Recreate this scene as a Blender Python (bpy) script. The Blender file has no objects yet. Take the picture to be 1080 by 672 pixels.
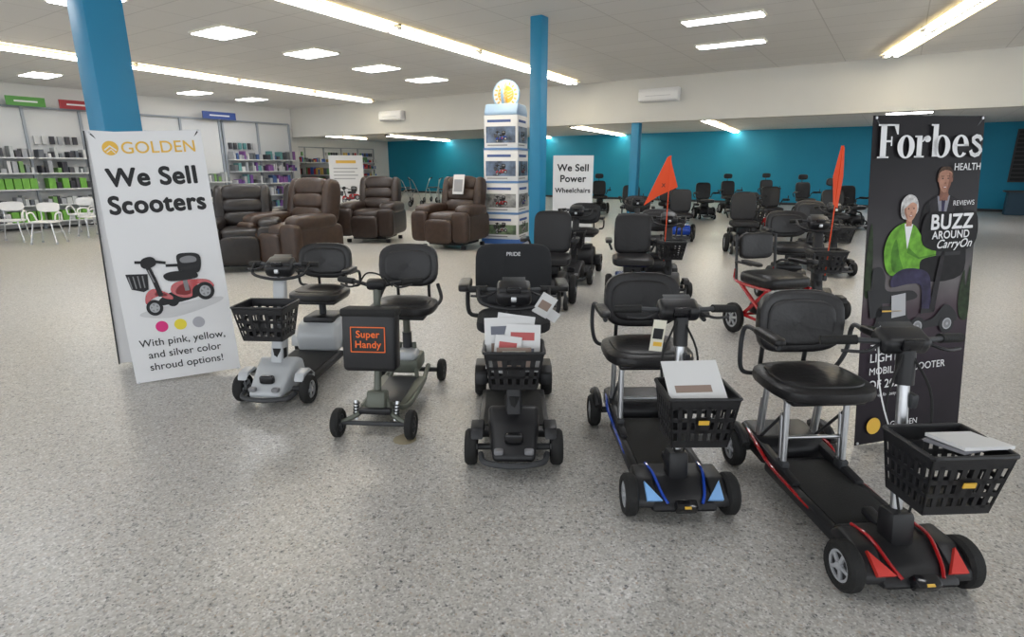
import bpy, bmesh, math, random
from mathutils import Matrix, Vector, Euler
random.seed(7)
D=math.radians
# ------------------------------------------------------------------ materials
MATS={}
def mat(name,col,rough=.5,metal=0,bump=0,bscale=60,emit=0,var=0,coat=0,spec=.5):
    if name in MATS: return MATS[name]
    m=bpy.data.materials.new(name); m.use_nodes=True
    nt=m.node_tree; b=nt.nodes['Principled BSDF']
    c=(col[0],col[1],col[2],1)
    b.inputs['Base Color'].default_value=c
    b.inputs['Roughness'].default_value=rough
    b.inputs['Metallic'].default_value=metal
    b.inputs['Coat Weight'].default_value=coat
    b.inputs['Specular IOR Level'].default_value=spec
    if emit:
        b.inputs['Emission Color'].default_value=c
        b.inputs['Emission Strength'].default_value=emit
    if bump or var:
        tc=nt.nodes.new('ShaderNodeTexCoord')
        n=nt.nodes.new('ShaderNodeTexNoise'); n.inputs['Scale'].default_value=bscale
        n.inputs['Detail'].default_value=4
        nt.links.new(tc.outputs['Object'],n.inputs['Vector'])
        if bump:
            bp=nt.nodes.new('ShaderNodeBump'); bp.inputs['Strength'].default_value=bump
            bp.inputs['Distance'].default_value=.01
            nt.links.new(n.outputs['Fac'],bp.inputs['Height'])
            nt.links.new(bp.outputs['Normal'],b.inputs['Normal'])
        if var:
            r=nt.nodes.new('ShaderNodeValToRGB')
            r.color_ramp.elements[0].position=.3; r.color_ramp.elements[1].position=.7
            r.color_ramp.elements[0].color=tuple(x*(1-var) for x in col)+(1,)
            r.color_ramp.elements[1].color=tuple(min(1,x*(1+var)) for x in col)+(1,)
            nt.links.new(n.outputs['Fac'],r.inputs['Fac'])
            nt.links.new(r.outputs['Color'],b.inputs['Base Color'])
    MATS[name]=m
    return m
BLK=mat('black_plastic',(.011,.011,.013),.42,bump=.08,bscale=300)
BLG=mat('black_gloss',(.008,.008,.010),.18)
RUB=mat('rubber',(.010,.010,.010),.75,bump=.3,bscale=150)
VIN=mat('black_vinyl',(.011,.010,.011),.38,bump=.25,bscale=35)
FAB=mat('grey_mesh_fabric',(.022,.023,.026),.8,bump=.6,bscale=400)
DGR=mat('dark_grey',(.04,.042,.046),.5)
OLV=mat('olive_grey_metal',(.125,.135,.11),.4,.25)
SIL=mat('brushed_aluminium',(.62,.63,.65),.3,.9)
LGR=mat('light_grey_plastic',(.40,.41,.43),.4)
SHR=mat('silver_white_shroud',(.50,.52,.54),.3,coat=.4)
WHT=mat('white_plastic',(.8,.8,.8),.4)
PAP=mat('paper_white',(.72,.72,.72),.6)
RED=mat('red_paint',(.42,.012,.015),.25,coat=.6)
BLU=mat('blue_paint',(.01,.06,.42),.25,coat=.6)
CYB=mat('light_blue_reflector',(.25,.5,.9),.3)
GOLD=mat('gold_print',(.80,.48,.06),.4)
ORG=mat('orange_fabric',(.85,.08,.012),.6)
ORP=mat('orange_print',(.85,.16,.03),.6)
LTH=mat('brown_leather',(.026,.015,.011),.4,bump=.25,bscale=14,var=.25)
LTH2=mat('chocolate_leather',(.040,.021,.013),.42,bump=.25,bscale=14,var=.25)
LTH3=mat('dark_leather',(.015,.011,.010),.38,bump=.25,bscale=14,var=.2)
INK=mat('ink_black',(.008,.008,.010),.6)
PRW=mat('print_white',(.78,.78,.79),.55)
TEAL=mat('teal_paint_wall',(.006,.26,.43),.6,var=.03,bscale=1.5)
TEALC=mat('blue_paint_column',(.015,.23,.42),.45,var=.03,bscale=2)
WALL=mat('white_wall_paint',(.70,.70,.69),.7,var=.02,bscale=1)
SOF=mat('beige_soffit_paint',(.64,.63,.59),.7,var=.02,bscale=1)
SHELF=mat('shelf_white',(.60,.61,.62),.5)
UPR=mat('upright_grey',(.30,.33,.37),.5)
def floor_mat():
    m=bpy.data.materials.new('flake_epoxy_floor'); m.use_nodes=True
    nt=m.node_tree; L=nt.links; b=nt.nodes['Principled BSDF']
    tc=nt.nodes.new('ShaderNodeTexCoord')
    def vor(scale,stops):
        v=nt.nodes.new('ShaderNodeTexVoronoi'); v.inputs['Scale'].default_value=scale
        L.new(tc.outputs['Object'],v.inputs['Vector'])
        s=nt.nodes.new('ShaderNodeSeparateColor'); L.new(v.outputs['Color'],s.inputs['Color'])
        r=nt.nodes.new('ShaderNodeValToRGB'); r.color_ramp.interpolation='CONSTANT'
        e=r.color_ramp.elements
        e[0].position=0; e[0].color=stops[0][1]+(1,)
        e[1].position=stops[1][0]; e[1].color=stops[1][1]+(1,)
        for p,c in stops[2:]:
            q=e.new(p); q.color=c+(1,)
        L.new(s.outputs[0],r.inputs['Fac']); return r
    r1=vor(125,[(0,(.40,.38,.35)),(.3,(.49,.475,.445)),(.55,(.58,.565,.54)),(.72,(.28,.27,.26)),(.84,(.72,.71,.69)),(.92,(.07,.07,.075)),(.965,(.36,.27,.20))])
    r2=vor(66,[(0,(.49,.475,.445)),(.60,(.42,.405,.38)),(.80,(.66,.65,.63)),(.90,(.13,.13,.135)),(.955,(.52,.47,.41))])
    mx=nt.nodes.new('ShaderNodeMixRGB'); mx.inputs[0].default_value=.42
    L.new(r1.outputs[0],mx.inputs[1]); L.new(r2.outputs[0],mx.inputs[2])
    n=nt.nodes.new('ShaderNodeTexNoise'); n.inputs['Scale'].default_value=.7; n.inputs['Detail'].default_value=3
    L.new(tc.outputs['Object'],n.inputs['Vector'])
    rr=nt.nodes.new('ShaderNodeValToRGB'); rr.color_ramp.elements[0].color=(.92,.92,.92,1); rr.color_ramp.elements[1].color=(1.04,1.035,1.03,1)
    L.new(n.outputs['Fac'],rr.inputs['Fac'])
    m2=nt.nodes.new('ShaderNodeMixRGB'); m2.blend_type='MULTIPLY'; m2.inputs[0].default_value=1
    L.new(mx.outputs[0],m2.inputs[1]); L.new(rr.outputs[0],m2.inputs[2])
    L.new(m2.outputs[0],b.inputs['Base Color'])
    b.inputs['Roughness'].default_value=.31
    n2=nt.nodes.new('ShaderNodeTexNoise'); n2.inputs['Scale'].default_value=40
    L.new(tc.outputs['Object'],n2.inputs['Vector'])
    bp=nt.nodes.new('ShaderNodeBump'); bp.inputs['Strength'].default_value=.12; bp.inputs['Distance'].default_value=.01
    L.new(n2.outputs['Fac'],bp.inputs['Height']); L.new(bp.outputs['Normal'],b.inputs['Normal'])
    return m
def ceil_mat():
    m=bpy.data.materials.new('acoustic_ceiling'); m.use_nodes=True
    nt=m.node_tree; L=nt.links; b=nt.nodes['Principled BSDF']
    tc=nt.nodes.new('ShaderNodeTexCoord')
    k=nt.nodes.new('ShaderNodeTexBrick'); k.offset=0; k.inputs['Scale'].default_value=1
    k.inputs['Brick Width'].default_value=1.22; k.inputs['Row Height'].default_value=.61
    k.inputs['Mortar Size'].default_value=.008
    k.inputs['Color1'].default_value=(.74,.73,.71,1); k.inputs['Color2'].default_value=(.71,.70,.68,1)
    k.inputs['Mortar'].default_value=(.56,.55,.53,1)
    L.new(tc.outputs['Object'],k.inputs['Vector']); L.new(k.outputs['Color'],b.inputs['Base Color'])
    b.inputs['Roughness'].default_value=.85
    return m
FLOOR=floor_mat(); CEIL=ceil_mat()
# ------------------------------------------------------------------ geometry
def xf(vf,M): return ([M@Vector(v) for v in vf[0]],vf[1])
def merge(*l):
    V=[];F=[]
    for v,f in l:
        n=len(V); V+=list(v); F+=[tuple(i+n for i in q) for q in f]
    return V,F
def frombm(bm):
    bm.verts.ensure_lookup_table()
    for i,v in enumerate(bm.verts): v.index=i
    r=([v.co.copy() for v in bm.verts],[tuple(v.index for v in f.verts) for f in bm.faces]); bm.free(); return r
def TR(c=(0,0,0),rot=(0,0,0)):
    return Matrix.Translation(c)@Euler([D(a) for a in rot]).to_matrix().to_4x4()
def box(s,c=(0,0,0),rot=(0,0,0),bev=0,seg=2):
    bm=bmesh.new(); bmesh.ops.create_cube(bm,size=1)
    for v in bm.verts: v.co=Vector((v.co.x*s[0],v.co.y*s[1],v.co.z*s[2]))
    if bev: bmesh.ops.bevel(bm,geom=bm.edges[:],offset=min(bev,min(s)*.45),segments=seg,affect='EDGES',profile=.5)
    return xf(frombm(bm),TR(c,rot))
def prism(prof,w,bev=0,c=(0,0,0),rot=(0,0,0),w2=None,axis='x',seg=2):
    """prof: (y,z) points extruded along x"""
    bm=bmesh.new()
    vs=[bm.verts.new((-w/2,p[0],p[1])) for p in prof]
    f=bm.faces.new(vs); r=bmesh.ops.extrude_face_region(bm,geom=[f])
    for g in r['geom']:
        if isinstance(g,bmesh.types.BMVert): g.co.x+=w
    if w2:
        ys=[p[0] for p in prof]; a,b=min(ys),max(ys)
        for v in bm.verts:
            t=(v.co.y-a)/(b-a); v.co.x*= (w2*(1-t)+w*t)/w
    bmesh.ops.recalc_face_normals(bm,faces=bm.faces[:])
    if bev: bmesh.ops.bevel(bm,geom=bm.edges[:],offset=bev,segments=seg,affect='EDGES',profile=.5)
    return xf(frombm(bm),TR(c,rot))
def sp(a,e): return math.copysign(abs(a)**e,a)
def sell(r,c=(0,0,0),rot=(0,0,0),e=.45,f=.45,nu=28,nv=12,bend=0,bendz=0):
    V=[];F=[]
    for j in range(nv+1):
        la=-math.pi/2+math.pi*j/nv
        for i in range(nu):
            lo=2*math.pi*i/nu
            x=r[0]*sp(math.cos(la),e)*sp(math.cos(lo),f); y=r[1]*sp(math.cos(la),e)*sp(math.sin(lo),f); z=r[2]*sp(math.sin(la),e)
            V.append(Vector((x,y+bend*x*x+bendz*z*z,z)))
    for j in range(nv):
        for i in range(nu):
            F.append((j*nu+i,j*nu+(i+1)%nu,(j+1)*nu+(i+1)%nu,(j+1)*nu+i))
    return xf((V,F),TR(c,rot))
def pad(w,h,t,c=(0,0,0),rot=(0,0,0),bend=0,f=.55):
    """upright back pad in xz-plane, rounded outline"""
    V,F=sell((w/2,h/2,t/2),e=.35,f=f)
    V=[Vector((v.x,v.z+bend*v.x*v.x,v.y)) for v in V]
    F=[tuple(reversed(q)) for q in F]
    return xf((V,F),TR(c,rot))
def cyl(p,q,r,r2=None,n=14):
    p=Vector(p);q=Vector(q); r2=r if r2 is None else r2
    d=(q-p).normalized(); a=d.orthogonal().normalized(); b=d.cross(a)
    V=[];
    for P,R in((p,r),(q,r2)):
        for i in range(n):
            t=2*math.pi*i/n; V.append(P+a*R*math.cos(t)+b*R*math.sin(t))
    F=[(i,(i+1)%n,n+(i+1)%n,n+i) for i in range(n)]
    F.append(tuple(range(n-1,-1,-1))); F.append(tuple(range(n,2*n)))
    return V,F
def tube(pts,r,n=8,closed=False,sub=5):
    P=[Vector(p) for p in pts]
    if sub>1 and len(P)>2:
        Q=[];N=len(P);rng=range(N if closed else N-1)
        for i in rng:
            p1=P[i];p2=P[(i+1)%N]
            p0=P[i-1] if (i>0 or closed) else p1*2-p2
            p3=P[(i+2)%N] if (i+2<N or closed) else p2*2-p1
            for k in range(sub):
                t=k/sub
                Q.append(.5*((2*p1)+(-p0+p2)*t+(2*p0-5*p1+4*p2-p3)*t*t+(-p0+3*p1-3*p2+p3)*t**3))
        if not closed: Q.append(P[-1])
        P=Q
    V=[];F=[];M=len(P);a=None
    for i in range(M):
        if closed: d=(P[(i+1)%M]-P[i-1])
        else: d=P[min(i+1,M-1)]-P[max(i-1,0)]
        d.normalize()
        a=d.orthogonal() if a is None else a-d*a.dot(d)
        a.normalize(); b=d.cross(a)
        for k in range(n):
            t=2*math.pi*k/n; V.append(P[i]+a*r*math.cos(t)+b*r*math.sin(t))
    for i in range(M if closed else M-1):
        for k in range(n):
            j=(i+1)%M; F.append((i*n+k,i*n+(k+1)%n,j*n+(k+1)%n,j*n+k))
    if not closed: F.append(tuple(range(n-1,-1,-1))); F.append(tuple(range((M-1)*n,M*n)))
    return V,F
def lathex(prof,n=28,c=(0,0,0),closed=True):
    V=[];F=[];m=len(prof)
    for i in range(n):
        t=2*math.pi*i/n
        for x,r in prof: V.append(Vector((x+c[0],r*math.cos(t)+c[1],r*math.sin(t)+c[2])))
    for i in range(n):
        for j in range(m if closed else m-1):
            a=i*m+j;b=i*m+(j+1)%m;k=((i+1)%n)*m
            F.append((a,b,k+(j+1)%m,k+j))
    return V,F
class Obj:
    def __init__(s): s.parts={}; s.meshes=None
    def add(s,part,m,vf,smooth=True,M=None):
        if M is not None: vf=xf(vf,M)
        s.parts.setdefault(part,[]).append((m,vf,smooth)); return s
    def _mk(s):
        s.meshes={}
        for part,l in s.parts.items():
            me=bpy.data.meshes.new(part); V=[];F=[];mi=[];sm=[];ms=[]
            for m,(v,f),smo in l:
                if m not in ms: ms.append(m)
                n=len(V); V+=[tuple(x) for x in v]; F+=[tuple(i+n for i in q) for q in f]
                mi+=[ms.index(m)]*len(f); sm+=[smo]*len(f)
            me.from_pydata(V,[],F)
            for m in ms: me.materials.append(m)
            me.polygons.foreach_set('material_index',mi); me.polygons.foreach_set('use_smooth',sm)
            me.update()
            try: me.set_sharp_from_angle(angle=D(38))
            except Exception: pass
            s.meshes[part]=me
    def place(s,name,loc=(0,0,0),rz=0,scale=1,M=None,single=False):
        if s.meshes is None: s._mk()
        if M is None: M=Matrix.Translation(loc)@Matrix.Rotation(D(rz),4,'Z')@Matrix.Scale(scale,4)
        if single:
            me=list(s.meshes.values())[0]; o=bpy.data.objects.new(name,me); o.matrix_world=M
            bpy.context.collection.objects.link(o); return o
        e=bpy.data.objects.new(name,None); e.empty_display_size=.1; e.matrix_world=M
        bpy.context.collection.objects.link(e)
        for part,me in s.meshes.items():
            o=bpy.data.objects.new(part,me); o.parent=e; bpy.context.collection.objects.link(o)
        return e
# flat print helpers : built in x / z plane, front = -y, layers by offset
def flat(pts,lay=1):
    return ([Vector((p[0],-.0008*lay,p[1])) for p in pts],[tuple(range(len(pts)))])
def ell(cx,cy,rx,ry,n=28,rot=0):
    c,s=math.cos(D(rot)),math.sin(D(rot))
    return [(cx+rx*math.cos(t)*c-ry*math.sin(t)*s,cy+rx*math.cos(t)*s+ry*math.sin(t)*c) for t in [2*math.pi*i/n for i in range(n)]]
def rect(x0,y0,x1,y1): return [(x0,y0),(x1,y0),(x1,y1),(x0,y1)]
def blob(pts,sub=5):
    """closed smooth outline through points"""
    P=[Vector(p) for p in pts];N=len(P);Q=[]
    for i in range(N):
        p0,p1,p2,p3=P[i-1],P[i],P[(i+1)%N],P[(i+2)%N]
        for k in range(sub):
            t=k/sub; q=.5*((2*p1)+(-p0+p2)*t+(2*p0-5*p1+4*p2-p3)*t*t+(-p0+3*p1-3*p2+p3)*t**3); Q.append((q.x,q.y))
    return Q
def stroke(pts,w,lay=1):
    V=[];F=[]
    for a,b in zip(pts[:-1],pts[1:]):
        a=Vector(a);b=Vector(b);d=(b-a)
        if d.length<1e-6: continue
        d.normalize();n=Vector((-d.y,d.x))*w/2;a=a-d*w*.2;b=b+d*w*.2
        k=len(V); V+=[Vector((q.x,-.0008*lay,q.y)) for q in (a-n,b-n,b+n,a+n)]; F.append((k,k+1,k+2,k+3))
    return V,F
def text(s,size,x,z,lay=3,align='CENTER',bold=0,sx=1,shear=0):
    cu=bpy.data.curves.new('t','FONT'); cu.body=s; cu.size=size; cu.align_x=align; cu.offset=0; cu.shear=shear
    if bold: cu.space_character=1+bold*1.6
    ob=bpy.data.objects.new('t',cu); bpy.context.collection.objects.link(ob)
    bpy.context.view_layer.update()
    me=bpy.data.meshes.new_from_object(ob)
    fs=[tuple(p.vertices) for p in me.polygons]; V=[];F=[]
    # heavier weight = the same glyphs printed several times with tiny shifts
    r=bold*size*.8; sh=[(0,0)]
    if bold: sh+=[(r*math.cos(k*math.pi/4),r*math.sin(k*math.pi/4)) for k in range(8)]
    for i,(dx,dz) in enumerate(sh):
        n=len(V); V+=[Vector((v.co.x*sx+x+dx,-.0008*lay-.00006*i,v.co.y+z+dz)) for v in me.vertices]; F+=[tuple(j+n for j in f) for f in fs]
    bpy.data.objects.remove(ob); bpy.data.meshes.remove(me); bpy.data.curves.remove(cu)
    return V,F
DRED=mat('print_dark_red',(.2,.008,.01),.5); PGR=mat('print_grey',(.22,.22,.23),.5); PSH=mat('print_soft_grey',(.62,.62,.63),.6)
def draw_scooter(o,part,x,z,s,body,lay=2,dark=None,shadow=True):
    """flat printed three-quarter picture of a scooter, s = width; (x,z) bottom centre"""
    dark=dark or DRED
    def T(p): return [(x+(a-180)/110*s,z+(330-b)/110*s) for a,b in p]
    def S(a,b,rx,ry=None,l=0,m=INK): o.add(part,m,flat(T(ell(a,b,rx,ry or rx)),lay+l),False)
    def B(m,p,l,sm=True): o.add(part,m,flat(T(blob(p) if sm else p),lay+l),False)
    if shadow: B(PSH,[(135,330),(175,336),(232,322),(230,314),(150,322)],-.5)
    S(176,312,8,9,0); S(190,300,9,10,0)
    B(INK,[(160,318),(205,312),(226,300),(200,294),(165,306)],1)
    B(body,[(176,300),(180,290),(196,286),(222,288),(230,297),(226,300),(214,293),(203,299),(200,310),(186,309)],2)
    B(dark,[(182,304),(186,294),(198,291),(199,306)],3)
    B(body,[(143,312),(146,300),(155,294),(166,298),(176,306),(176,311),(168,309),(160,305),(150,309),(148,316)],3)
    B(dark,[(156,303),(160,298),(170,303),(168,306)],4)
    for a,b,r in((153,320,11),(218,304,12.5)):
        S(a,b,r*.92,r,4); S(a,b,r*.56,r*.62,5,LGR); S(a,b,r*.42,r*.48,6,PGR)
        for k in range(5):
            t=math.radians(72*k+10); o.add(part,LGR,stroke(T([(a,b),(a+r*.45*math.cos(t),b+r*.5*math.sin(t))]),.025*s,lay+7),False)
        S(a,b,r*.16,r*.18,8,LGR)
    o.add(part,INK,stroke(T([(152,258),(158,280),(163,304)]),.055*s,lay+5),False); o.add(part,PGR,stroke(T([(153.5,268),(158,285)]),.015*s,lay+6),False)
    B(INK,[(146,262),(148,253),(158,250),(164,254),(163,262),(152,266)],6); o.add(part,INK,stroke(T([(140,256),(150,257),(162,257),(175,260)]),.035*s,lay+7),False)
    B(INK,[(126,271),(152,273),(150,294),(144,297),(130,292)],6,False)
    for k in range(4): o.add(part,PGR,stroke(T([(129+5.5*k,275),(131+5*k,291)]),.014*s,lay+7),False)
    o.add(part,PGR,stroke(T([(196,300),(195,284)]),.05*s,lay+4),False)
    B(INK,[(170,278),(180,273),(205,274),(212,279),(208,285),(178,286)],6)
    B(INK,[(190,252),(204,249),(217,252),(219,262),(215,276),(205,277),(193,275)],7); B(PGR,[(194,256),(204,253),(213,256),(212,262),(196,262)],7.5)
    o.add(part,INK,stroke(T([(176,264),(195,265)]),.035*s,lay+8),False); o.add(part,INK,stroke(T([(190,266),(192,280)]),.02*s,lay+8),False)
# ------------------------------------------------------------------ scooter components
def wheel(o,c,R,w,hub=LGR,spokes=5,part='wheels',side=0):
    hr=R*.62; x=w/2
    prof=[(-x*.75,hr),(-x,hr+.15*(R-hr)),(-x,hr+.65*(R-hr)),(-x*.6,R*.985),(0,R),(x*.6,R*.985),(x,hr+.65*(R-hr)),(x,hr+.15*(R-hr)),(x*.75,hr)]
    o.add(part,RUB,lathex(prof,30,c))
    o.add(part,BLK,cyl((c[0]-x*.45,c[1],c[2]),(c[0]+x*.45,c[1],c[2]),hr*1.02,n=24))
    for sd in(-1,1):
        xx=c[0]+sd*x*.62
        o.add(part,hub,lathex([(xx-.004,hr),(xx+.004,hr),(xx+.004,hr*.84),(xx-.004,hr*.84)],24,(0,c[1],c[2])))
        for k in range(spokes):
            a=360*k/spokes+18
            M=Matrix.Translation((xx,c[1],c[2]))@Matrix.Rotation(D(a),4,'X')
            o.add(part,hub,box((.012,hr*.26,hr*.86),(0,0,hr*.45),bev=.003),M=M)
        o.add(part,hub,cyl((c[0]+sd*x*.4,c[1],c[2]),(c[0]+sd*x*1.0,c[1],c[2]),hr*.3,hr*.24,n=16))
def basket(o,c,wt,dt,h,wb=None,db=None,part='basket',m=BLK,rx=0,rz=0,nu=7,solid=False):
    wb=wb or wt*.8; db=db or dt*.8; V=[];F=[]
    def corner(i,v):
        sx,sy=[(-1,-1),(1,-1),(1,1),(-1,1)][i%4]
        w=wb+(wt-wb)*v; d=db+(dt-db)*v
        return Vector((sx*w/2,sy*d/2,v*h))
    def slab(i,u0,u1,v0,v1,t=.006):
        n0=Vector([(0,-1,0),(1,0,0),(0,1,0),(-1,0,0)][i])
        k=len(V)
        for off in(0,t):
            for u,v in((u0,v0),(u1,v0),(u1,v1),(u0,v1)):
                V.append(corner(i,v).lerp(corner(i+1,v),u)-n0*off)
        for q in((0,1,2,3),(7,6,5,4),(0,4,5,1),(1,5,6,2),(2,6,7,3),(3,7,4,0)): F.append(tuple(k+j for j in q))
    for i in range(4):
        slab(i,0,1,0,.15); slab(i,0,1,.80,1); slab(i,0,1,.31,.38); slab(i,0,1,.54,.62)
        if i==0: slab(i,.38,.62,.3,.64)
        for k in range(nu+1):
            u=k/nu; hw=.034 if not solid else .045
            slab(i,max(0,u-hw),min(1,u+hw),.1,.86)
    M=TR(c,(rx,0,rz))
    o.add(part,m,(V,F),False,M)
    o.add(part,m,box((wb,db,.008),(0,0,.004)),False,M)
    r=[corner(i,1) for i in range(4)]
    pts=[]
    for i in range(4):
        a=r[i];b=r[(i+1)%4]; pts+= [a.lerp(b,.07),a.lerp(b,.5),a.lerp(b,.93)]
    o.add(part,m,tube(pts,.009,8,True,3),M=M)
    return M
def arm(o,x,y0,z,part='armrests',L=.24,back=.5,zb=.62):
    o.add(part,VIN,sell((.033,L/2,.022),(x,y0,z),e=.5,f=.4))
    o.add(part,BLK,tube([(x*.75,back,zb),(x*.97,back,zb+.02),(x,back-.02,z-.05),(x,y0,z-.025)],.012,8))
def seat_captain(o,y,z,w=.46,back_h=.32,arms=True,armz=.2,fab=VIN,gap=.06,sw=None,sd=.21):
    sw=sw or w
    o.add('seat',fab,sell((sw/2,sd,.045),(0,y,z),e=.55,f=.6)); o.add('seat',fab,sell((sw/2*.82,sd*.8,.022),(0,y,z+.035),e=.6,f=.6))
    o.add('seat',BLK,box((w*.8,.34,.03),(0,y,z-.045),bev=.01))
    o.add('seat_back',fab,pad(w*1.0,back_h,.075,(0,y+.22,z+gap+back_h/2+.03),(-8,0,0),bend=-1.1,f=.6))
    o.add('seat_back',fab,pad(w*.8,back_h*.74,.05,(0,y+.193,z+gap+back_h/2+.03),(-8,0,0),bend=-1.0,f=.6))
    for sx in(-1,1):
        o.add('seat_back',BLK,tube([(sx*.12,y+.1,z-.04),(sx*.12,y+.27,z-.03),(sx*.12,y+.285,z+.07),(sx*.12,y+.28,z+.25)],.012))
    if arms:
        for sx in(-1,1): arm(o,sx*(w/2+.045),y-.02,z+armz,back=y+.22,zb=z+.02)
def handle(o,y,z,w=.54,head=BLK,m=DGR,loop=False):
    o.add('tiller_head',head,box((.19,.11,.075),(0,y+.01,z),(25,0,0),bev=.025,seg=3))
    o.add('tiller_head',DGR,box((.13,.07,.006),(0,y+.03,z+.045),(25,0,0),bev=.002))
    o.add('tiller_head',BLG,box((.08,.02,.05),(0,y-.055,z),(15,0,0),bev=.008))
    o.add('handlebar',m,tube([(-w/2,y+.06,z-.01),(-w*.36,y+.03,z+.0),(-.08,y-.0,z+.0),(.08,y-.0,z+.0),(w*.36,y+.03,z),(w/2,y+.06,z-.01)],.012))
    for sx in(-1,1):
        o.add('handlebar',RUB,cyl((sx*w/2,y+.062,z-.01),(sx*w*.29,y+.022,z+.001),.019,n=12))
        o.add('handlebar',BLK,tube([(sx*.10,y-.01,z-.01),(sx*.16,y-.03,z-.03),(sx*.24,y+.0,z-.035)],.007))
    if loop:
        o.add('handlebar',BLK,tube([(-w*.4,y+.03,z),(-w*.36,y-.05,z-.06),(-.06,y-.07,z-.09),(.06,y-.07,z-.09),(w*.36,y-.05,z-.06),(w*.4,y+.03,z)],.011))
def sheet(o,m,w,h,c,rot,part='brochures',curl=.5,band=None,band2=None):
    V=[];F=[];n=6
    for i in range(n+1):
        u=(i/n-.5)*w
        for j in range(n+1):
            v=(j/n)*h; V.append(Vector((u,curl*u*u+.25*curl*v*v,v)))
    for i in range(n):
        for j in range(n): a=i*(n+1)+j; F.append((a,a+n+1,a+n+2,a+1))
    if not band: o.add(part,m,(V,F),True,TR(c,rot)); return
    F1=[f for k,f in enumerate(F) if (k%n)==4 and 0<k//n<5]; F2=[f for k,f in enumerate(F) if (k%n)in(1,2) and 0<k//n<5]; F3=[f for k,f in enumerate(F) if f not in F1 and f not in F2]
    o.add(part,band,(V,F1),True,TR(c,rot)); o.add(part,band2 or m,(V,F2),True,TR(c,rot)); o.add(part,m,(V,F3),True,TR(c,rot))
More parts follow.
